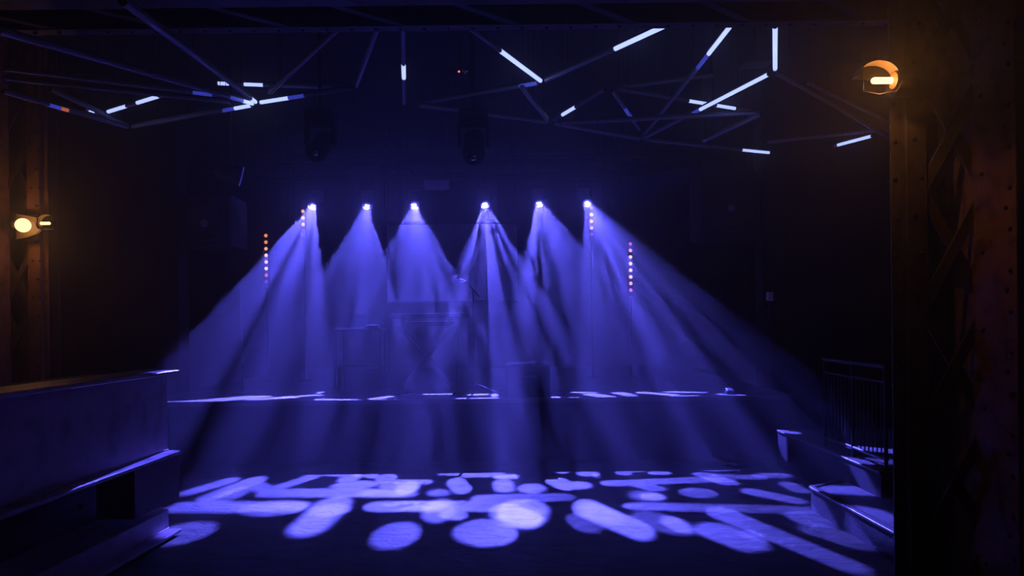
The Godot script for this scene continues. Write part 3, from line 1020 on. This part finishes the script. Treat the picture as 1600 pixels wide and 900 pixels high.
func bar_counter() -> void:
	var t := thing("bar_counter", "long purple grey bar counter shaped like stacked steel beams along the left", "bar counter", Vector3(-2.71, 0, -5.53))
	t.rotation.y = -0.0384
	var long := 4.6
	var parts := [
		["counter_top", Vector3(-0.34, 1.312, 0), Vector3(0, 1.342, long), 0.007],
		["front_panel", Vector3(-0.16, 0.687, 0), Vector3(-0.107, 1.312, long), 0.003],
		["middle_ledge", Vector3(-0.34, 0.655, 0), Vector3(0, 0.687, long), 0.007],
		["end_block", Vector3(-0.3, 0.3, 0.004), Vector3(-0.012, 0.655, 0.62), 0.004],
		["plinth", Vector3(-0.7, 0.05, 0), Vector3(-0.107, 0.208, long), 0.006],
		["foot_ledge", Vector3(-0.34, 0.022, 0), Vector3(0, 0.05, long), 0.007],
		["back_cabinet", Vector3(-0.75, 0.208, 0.02), Vector3(-0.5, 1.312, long), 0.003],
		["kick_strip", Vector3(-0.7, 0, 0.03), Vector3(-0.12, 0.022, long), 0.002],
	]
	for p in parts:
		var st := mb()
		box_at(st, p[1], p[2], p[3])
		obj(p[0], st, M.cone_paper if p[0] in ["back_cabinet", "kick_strip"] else M.end_paint if p[0] == "end_block" else M.beam_paint, t)
	# welds along the inner corners and the cover strip of the counter top
	for y in [0.692, 0.055]:
		var st := mb()
		tube(st, Vector3(-0.105, y, 0.002), Vector3(-0.105, y, long), 0.006, 0.006, 8)
		obj("weld", st, M.beam_paint, t)
	var b := t.transform
	var st := mb()
	ball(st, Vector3.ZERO, 0.02, 6)
	var o := obj("drawer_knob", st, M.badge, t)
	o.position = Vector3(-0.49, 0.36, 0.5)
	st = mb()
	box_at(st, Vector3(-0.05, 0, -0.03), Vector3(0.05, 0.006, 0.03), 0.002)
	o = obj("paper_scrap", st, M.badge)
	o.position = b * Vector3(-0.25, 0.209, 0.62)
	o.set_meta("label", "small pale scrap lying in the recess under the bar counter")
	o.set_meta("category", "scrap")


func right_platform() -> void:
	var t := thing("side_platform", "low dark platform with bright metal edge at the foot of the riveted column", "platform", Vector3(2.64, 0, -6.03))
	var flat := Transform3D(Basis(Vector3.RIGHT, Vector3.BACK, Vector3.UP), Vector3.ZERO)
	var st := mb()
	var deck := PackedVector2Array([Vector2(0, 0), Vector2(0.015, 1.75), Vector2(4.2, 1.75), Vector2(4.2, 0.39), Vector2(0.41, 0.39), Vector2(0.41, -0.246)])
	prism(st, deck, 0.19, flat.translated(Vector3(0, 0.002, 0)))
	obj("body", st, M.platform_side, t)
	st = mb()
	prism(st, PackedVector2Array([Vector2(0.05, 0.04), Vector2(0.065, 1.75), Vector2(4.2, 1.75), Vector2(4.2, 0.4), Vector2(0.4, 0.4), Vector2(0.4, -0.19)]), 0.014, flat.translated(Vector3(0, 0.192, 0)))
	obj("deck", st, M.stage_deck, t)
	for e in [[Vector3(0.006, 0.2, 0.0), Vector3(0.021, 0.2, 1.75)], [Vector3(0.006, 0.2, 0.0), Vector3(0.37, 0.2, -0.222)]]:
		st = mb()
		bar(st, e[0], e[1], 0.05, 0.022, Vector3.UP, 0.004)
		obj("edge_trim", st, M.edge_trim, t)
	t = thing("upper_step", "higher dark step behind the low platform carrying the railing", "step", Vector3(3.06, 0, -6.85))
	st = mb()
	box_at(st, Vector3(0, 0.0, -1.0), Vector3(2.4, 0.4, 1.2), 0.004)
	obj("body", st, M.fascia, t)
	st = mb()
	box_at(st, Vector3(0.03, 0.4, -1.0), Vector3(2.4, 0.418, 1.2), 0.002)
	obj("deck", st, M.stage_deck, t)
	st = mb()
	bar(st, Vector3(0.006, 0.41, -0.98), Vector3(0.006, 0.41, 1.2), 0.05, 0.022, Vector3.UP, 0.004)
	obj("edge_trim", st, M.edge_trim, t)
	t = thing("railing", "thin dark metal railing with upright bars on the step at the right", "railing", Vector3(3.13, 0.4195, -6.8))
	for z in [0.0, 0.55, 1.1]:
		st = mb()
		tube(st, Vector3(0, 0, z), Vector3(0, 0.86, z), 0.016)
		obj("post", st, M.black_metal, t)
	for r in [["handrail", 0.87, 0.02], ["mid_rail", 0.74, 0.012], ["bottom_rail", 0.09, 0.014]]:
		st = mb()
		tube(st, Vector3(0, r[1], -0.02), Vector3(0, r[1], 1.12), r[2])
		obj(r[0], st, M.edge_trim if r[0] == "bottom_rail" else M.truss_metal, t)
	for k in 15:
		if k == 7:
			continue
		st = mb()
		tube(st, Vector3(0, 0.09, 0.07 + k * 0.0686), Vector3(0, 0.74, 0.07 + k * 0.0686), 0.006, 0.006, 8)
		obj("baluster", st, M.truss_metal, t)

func _ready() -> void:
	# ---- camera, air, exposure
	var cam := Camera3D.new()
	cam.name = "camera"
	cam.projection = Camera3D.PROJECTION_FRUSTUM
	cam.near = 0.05
	cam.far = 100.0
	cam.size = 2.0 * 0.05 * 450.0 / F
	cam.frustum_offset = Vector2(0, 53.0 / F * 0.05)
	cam.position = Vector3(0, H, 0)
	cam.rotation.z = -0.0113
	add_child(cam)
	var we := WorldEnvironment.new()
	we.name = "environment"
	var e := Environment.new()
	we.environment = e
	e.background_mode = Environment.BG_COLOR
	e.background_color = Color.BLACK
	e.tonemap_mode = Environment.TONE_MAPPER_LINEAR
	e.tonemap_exposure = 1.0
	e.volumetric_fog_enabled = true
	e.volumetric_fog_density = 0.05
	e.volumetric_fog_albedo = Color(1, 1, 1)
	e.volumetric_fog_anisotropy = 0.76
	e.sdfgi_enabled = true
	e.ssao_enabled = true
	e.ssil_enabled = true
	add_child(we)
	materials()

	# ---- the six lit heads of the truss
	var head_px := [492.0, 575.0, 647.0, 757.0, 840.0, 913.0]
	var aims := [Vector3(-0.048, -0.691, 0.722), Vector3(0.027, -0.751, 0.66), Vector3(0.116, -0.707, 0.697), Vector3(0.087, -0.708, 0.701), Vector3(0.117, -0.7, 0.705), Vector3(0.193, -0.672, 0.715)]
	var which := ["leftmost of the six lit moving heads", "second lit moving head from the left", "third lit moving head, left of the pale slatted unit", "fourth lit moving head, right of the pale slatted unit", "fifth lit moving head from the left", "rightmost of the six lit moving heads"]
	var sharp := [0.0022, 0.0018, 0.0011, 0.0016, 0.0012, 0.0013]
	for k in 6:
		var p := at(head_px[k], 503.0 - 192.5 - 0.0113 * (head_px[k] - 800.0), 10.5)
		moving_head(which[k] + " throwing violet beams", "lit moving heads on the truss", p, p + aims[k], 1.0, 0.0, GOBO[k], sharp[k], HEAD_ENERGY)
	par_can("small spotlight high on the left edged by a blue rim", at(374, 275, 8.6), at(560, 330, 9.3), 2.0, M.par_glow)
	par_can("spotlight high on the right throwing a faint deep blue beam", at(1101, 262, 8.6), at(900, 325, 9.2), 22.0, M.black_metal)

	# ---- the room
	var st := mb()
	box_at(st, Vector3(-7.4, -0.2, -14.3), Vector3(7.4, 0.0, 3.0))
	struct("floor", st, M.floor_paint, "worn dark painted floor marked by round patches of violet light", "floor")
	st = mb()
	box_at(st, Vector3(-7.4, CEIL, -14.3), Vector3(7.4, CEIL + 0.2, 3.0))
	struct("ceiling", st, M.ceiling_paint, "black ceiling above the light tubes", "ceiling")
	st = mb()
	box_at(st, Vector3(-7.6, -0.2, -14.3), Vector3(-7.2, CEIL + 0.2, 3.0))
	struct("wall_left", st, M.black_wall, "dark wall at the left", "wall")
	st = mb()
	box_at(st, Vector3(7.2, -0.2, -14.3), Vector3(7.6, CEIL + 0.2, 3.0))
	struct("wall_right", st, M.black_wall, "dark wall at the right", "wall")
	st = mb()
	box_at(st, Vector3(-7.6, -0.2, -14.5), Vector3(7.6, CEIL + 0.2, -14.0))
	struct("wall_back", st, M.black_wall, "black wall at the back of the stage", "wall")
	st = mb()
	box_at(st, Vector3(-7.6, -0.2, 2.8), Vector3(7.6, CEIL + 0.2, 3.2))
	struct("wall_front", st, M.black_wall, "dark wall behind the viewer", "wall")
	st = mb()
	box_at(st, Vector3(-7.2, 0, -9.7), Vector3(-4.62, CEIL, -9.4))
	struct("wall_stage_left", st, M.black_wall, "black wall beside the stage on the left", "wall")
	st = mb()
	box_at(st, Vector3(3.45, 0, -9.6), Vector3(7.2, CEIL, -9.3))
	struct("wall_stage_right", st, M.black_wall, "black wall beside the stage on the right", "wall")
	var stage := thing("stage", "wide dark stage with a plain front and thin bright edge", "stage", Vector3(0, 0, 0))
	stage.set_meta("kind", "structure")
	st = mb()
	box_at(st, Vector3(-4.6, STAGE - 0.06, -14.0), Vector3(3.42, STAGE, STAGE_EDGE))
	obj("deck", st, M.stage_deck, stage)
	st = mb()
	box_at(st, Vector3(-4.6, 0, -14.0), Vector3(3.42, STAGE - 0.06, STAGE_EDGE - 0.03))
	obj("fascia", st, M.fascia, stage)
	st = mb()
	bar(st, Vector3(-4.6, STAGE - 0.009, STAGE_EDGE + 0.004), Vector3(3.42, STAGE - 0.009, STAGE_EDGE + 0.004), 0.03, 0.022, Vector3.UP, 0.004)
	obj("edge_trim", st, M.edge_trim, stage)

	# ---- riveted steel: the girder overhead and the two columns
	laced_column("massive riveted lattice column at the right edge under the hooded lamp", Vector3(2.165, 0, -3.8), 0.68, 3.5, 2.42, true)
	laced_column("riveted lattice column at the left edge behind the bar counter", Vector3(-6.16, 0, -8.0), 0.66, CEIL, 2.6)
	var post := get_node("lattice_column_001")
	st = mb()
	box_at(st, Vector3(0.215, 0, -0.03), Vector3(0.23, CEIL, 0.4), 0.003)
	obj("side_plate", st, M.rust_paint, post)
	(get_node("lattice_column_001/channel2") as MeshInstance3D).material_override = M.rust_paint
	var girder := thing("girder", "dark riveted steel girder across the top of the picture", "girder", Vector3(-4.0, 3.5, -3.95))
	for r in [["near_flange", Vector3(0, 0, 0.1), Vector3(8.5, 0.015, 0.26)], ["far_flange", Vector3(0, 0, -0.24), Vector3(8.5, 0.015, -0.155)], ["near_web", Vector3(0, 0.015, 0.1), Vector3(8.5, 0.45, 0.112)], ["far_web", Vector3(0, 0.015, -0.17), Vector3(8.5, 0.45, -0.155)], ["top_plate", Vector3(0, 0.45, -0.26), Vector3(8.5, 0.465, 0.26)]]:
		st = mb()
		box_at(st, r[1], r[2], 0.003)
		obj(r[0], st, M.steel_paint, girder)
	for k in 12:
		st = mb()
		bar(st, Vector3(0.2 + k * 0.7, 0.008, 0.11), Vector3(0.55 + k * 0.7, 0.008, -0.165), 0.05, 0.01, Vector3.UP)
		obj("lacing_bar", st, M.rivet_steel, girder)
	st = mb()
	for k in 57:
		lathe(st, [Vector2(0.013, 0.0), Vector2(0.009, 0.009), Vector2(0, 0.012)], Transform3D(Basis(Vector3.RIGHT, PI), Vector3(0.06 + k * 0.149, 0.0, -0.2)), 8)
	obj("rivet_row", st, M.rivet_steel, girder).set_meta("kind", "stuff")
	for x in [0.4, 8.2]:
		st = mb()
		box_at(st, Vector3(x - 0.06, 0.46, -0.06), Vector3(x + 0.06, CEIL - 3.49, 0.06))
		obj("hanger", st, M.steel_paint, girder)

	# ---- the bar, the platforms
	bar_counter()
	right_platform()

	# ---- lamps
	hooded_lamp("glowing amber lamp under a half round hood on the right column", at(1376, 126, 3.55), 1.0, 0.068, 0.26)
	hooded_lamp("small amber lamp under a half round hood beside the round bulb at the left", at(72, 349, 7.62), -1.0, 0.025, 0.25, 0.36, 0.35)
	cage_lamp("bright round bulb in a guarded fitting on the left column", at(36, 352, 7.8), 0.08)
	ceiling_tubes()

	# ---- the truss behind the lights, led bars, hanging gear
	lighting_truss(3.607 + 0.3805, -10.63, -3.9, 2.1)
	hanging_truss("short truss hanging from the ceiling over the left side of the projection screen", at(614, 340, 11.6) * Vector3(1, 0, 1) + Vector3(0, 3.43, 0), CEIL - 3.433)
	hanging_truss("short truss hanging from the ceiling over the right side of the projection screen", at(792, 340, 11.6) * Vector3(1, 0, 1) + Vector3(0, 3.43, 0), CEIL - 3.433)
	hanging_truss("short truss hanging from the ceiling behind the leftmost beam", at(443, 340, 11.6) * Vector3(1, 0, 1) + Vector3(0, 3.43, 0), CEIL - 3.433)
	hanging_truss("short truss hanging from the ceiling behind the rightmost beam", at(957, 340, 11.6) * Vector3(1, 0, 1) + Vector3(0, 3.43, 0), CEIL - 3.433)
	led_batten("outermost led bar at the left with a column of orange dots", at(415, 368, 11.2), ["led_orange", "led_orange", "led_warm", "led_white", "led_white", "led_white", "led_pink", "led_violet"])
	led_batten("short led bar beside the leftmost beam with four orange dots", at(473, 330, 11.2), ["led_warm", "led_white", "led_white", "led_violet"])
	led_batten("short led bar beside the rightmost beam with pale dots", at(924, 325, 11.2), ["led_violet", "led_white", "led_white", "led_white", "led_violet"])
	led_batten("outermost led bar at the right with a column of pink white dots", at(985, 381, 11.2), ["led_pink", "led_warm", "led_white", "led_white", "led_white", "led_white", "led_warm", "led_pink"])
	var h := at(501, 228, 6.3)
	moving_head("unlit moving head hanging above the second beam from the left", "unlit hanging moving heads", h, h + Vector3(-0.05, -0.55, 0.8), 1.15, CEIL - h.y - 0.34 * 1.15)
	h = at(740, 228, 6.3)
	moving_head("unlit moving head hanging right of centre below the ceiling tubes", "unlit hanging moving heads", h, h + Vector3(0.02, -0.75, 0.6), 1.15, CEIL - h.y - 0.34 * 1.15)
	pa_speaker("dark hanging loudspeaker with a large round woofer right of the stage", at(1143, 372, 9.2), Vector3(0.82, 0.9, 0.6), 0.3)
	pa_speaker("dark hanging loudspeaker left of the stage with a small pale badge", at(320, 385, 9.2), Vector3(0.7, 0.7, 0.6), 0.24)

	var o := thing("projection_screen", "pale rectangular projection screen behind the beams", "screen", at(706, 350, 12.2))
	st = mb()
	box_at(st, Vector3(-1.17, -1.38, -0.006), Vector3(1.17, 0.0, 0.006))
	obj("cloth", st, M.screen_cloth, o)
	st = mb()
	tube(st, Vector3(-1.2, 0.03, 0), Vector3(1.2, 0.03, 0), 0.04)
	obj("roller", st, M.black_metal, o)
	st = mb()
	tube(st, Vector3(-1.18, -1.4, 0), Vector3(1.18, -1.4, 0), 0.018)
	obj("bottom_bar", st, M.grey_metal, o)
	st = mb()
	for x in [-1.0, 1.0]:
		tube(st, Vector3(x, 0.03, 0), Vector3(x, CEIL - o.position.y, 0), 0.006, 0.006, 6)
	obj("hanging_wire", st, M.black_metal, o)

	o = thing("air_conditioner", "pale boxy unit with slats hanging above the third beam", "air conditioner", at(683, 288.5, 11.6))
	st = mb()
	bx(st, Vector3(0.44, 0.17, 0.2), Transform3D(Basis(), Vector3(0, 0, -0.01)), 0.025)
	obj("casing", st, M.white_plastic, o)
	for x in [-0.17, 0.17]:
		st = mb()
		tube(st, Vector3(x, 0.08, -0.02), Vector3(x, CEIL - 0.004 - o.position.y, -0.02), 0.006, 0.006, 8)
		obj("hanging_rod", st, M.black_metal, o)
	for k in 4:
		st = mb()
		bx(st, Vector3(0.36, 0.012, 0.018), Transform3D(Basis(Vector3.RIGHT, 0.5), Vector3(-0.01, 0.04 - k * 0.03, 0.09)))
		obj("slat", st, M.grey_metal, o)

	o = thing("ceiling_projector", "small box with a pink light under the ceiling tubes near the centre", "projector", at(719, 116, 6.3))
	st = mb()
	bx(st, Vector3(0.2, 0.06, 0.16), Transform3D(), 0.012)
	obj("casing", st, M.black_plastic, o)
	st = mb()
	ball(st, Vector3(-0.005, -0.005, 0.08), 0.009, 6)
	obj("indicator_light", st, M.red_dot, o)
	st = mb()
	lathe(st, [Vector2(0.03, 0.0), Vector2(0.028, 0.02), Vector2(0, 0.024)], Transform3D(Basis(Vector3.RIGHT, PI / 2.0), Vector3(0.055, 0, 0.08)), 16)
	obj("lens", st, M.chrome, o)
	st = mb()
	tube(st, Vector3(0, 0.02, 0), Vector3(0, CEIL - o.position.y, 0), 0.012, 0.012, 8)
	obj("pole", st, M.black_metal, o)

	o = thing("ceiling_vent", "faint flat metal fitting under the ceiling left of the white upright tube", "vent", at(1180, 98, 6.2))
	st = mb()
	bx(st, Vector3(0.26, 0.05, 0.2), Transform3D(), 0.01)
	obj("casing", st, M.truss_metal, o)
	st = mb()
	tube(st, Vector3(0, 0.02, 0), Vector3(0, CEIL - o.position.y, 0), 0.01, 0.01, 8)
	obj("hanging_rod", st, M.black_metal, o)

	# ---- on the stage
	mic_stand(at(741, 614.5, 8.93) * Vector3(1, 0, 1) + Vector3(0, STAGE, 0))
	keyboard_rig(at(668, 590, 9.6) * Vector3(1, 0, 1) + Vector3(0, STAGE, 0))
	gear_table(at(565, 590, 9.6) * Vector3(1, 0, 1) + Vector3(0, STAGE, 0))
	floor_monitor(Vector3(at(824, 600, 8.55).x, STAGE, -8.52))
	o = thing("pole_stand", "thin upright metal pole at the left side of the stage", "stand", at(379, 600, 9.2) * Vector3(1, 0, 1) + Vector3(0, STAGE, 0))
	st = mb()
	tube(st, Vector3(0, 0.4, 0), Vector3(-0.02, 1.5, 0), 0.009)
	obj("upper_pole", st, M.grey_metal, o)
	st = mb()
	tube(st, Vector3(0, 0.02, 0), Vector3(0, 0.42, 0), 0.014)
	obj("lower_pole", st, M.black_metal, o)
	st = mb()
	lathe(st, [Vector2(0, 0.0), Vector2(0.14, 0.0), Vector2(0.14, 0.012), Vector2(0.03, 0.025), Vector2(0, 0.025)], Transform3D(), 24, 0.0, 1.0, false)
	obj("foot_plate", st, M.black_metal, o)

	var s := STAGE + 0.006
	cable("cable hanging from the left end of the keyboards to the stage floor", [at(600, 500, 9.45), at(606, 520, 9.4), at(608, 560, 9.4), Vector3(at(606, 600, 9.2).x, s, -9.2)])
	cable("cable hanging from the right end of the keyboards", [at(707, 507, 9.45), at(713, 515, 9.42), at(716, 550, 9.4), Vector3(at(712, 600, 9.3).x, s, -9.3)])
	var coil := []
	for k in 34:
		var a := k * 0.62
		coil.append(at(868, 614, 8.62) * Vector3(1, 0, 1) + Vector3(0.09 * cos(a) * (1.0 + 0.15 * sin(k * 1.7)), s + 0.004 + 0.0012 * k, 0.08 * sin(a)))
	cable("coil of cable lying beside the wedge loudspeaker", coil, 0.007)
	var snake := []
	for k in 9:
		snake.append(Vector3(at(600 + k * 5.5, 616, 8.9).x, s, -8.85 + 0.09 * sin(k * 2.1)))
	cable("short wavy cable on the stage floor below the keyboards", snake, 0.008)
	o = thing("pedal", "small pale pedal on the stage floor at the far right", "pedal", Vector3(at(1140, 616, 8.45).x, STAGE, -8.45))
	st = mb()
	bx(st, Vector3(0.1, 0.05, 0.12), Transform3D(Basis(), Vector3(0, 0.025, 0)), 0.01)
	obj("body", st, M.black_metal, o)
	st = mb()
	bx(st, Vector3(0.08, 0.012, 0.1), Transform3D(Basis(Vector3.RIGHT, 0.25), Vector3(0, 0.06, 0)), 0.004)
	obj("treadle", st, M.grey_metal, o)

	# ---- along the walls
	o = thing("wall_banner", "dim dark red cloth panel on the wall at the left", "banner", at(103, 425, 9.37))
	st = mb()
	box_at(st, Vector3(-0.14, -1.25, -0.012), Vector3(0.14, 0.0, 0.0), 0.002)
	obj("cloth", st, M.red_cloth, o)
	st = mb()
	tube(st, Vector3(-0.16, 0.005, -0.01), Vector3(0.16, 0.005, -0.01), 0.012)
	obj("rod", st, M.black_metal, o)
	o = thing("wall_box", "small violet grey box on a post at the right end of the stage", "box", at(1203, 470, 9.1) * Vector3(1, 0, 1))
	st = mb()
	var top := at(1203, 470, 9.1).y
	tube(st, Vector3(0, 0, 0), Vector3(0, top, 0), 0.02)
	obj("post", st, M.black_metal, o)
	st = mb()
	bx(st, Vector3(0.085, 0.12, 0.07), Transform3D(Basis(), Vector3(0, top + 0.06, 0)), 0.012)
	obj("casing", st, M.white_plastic, o)
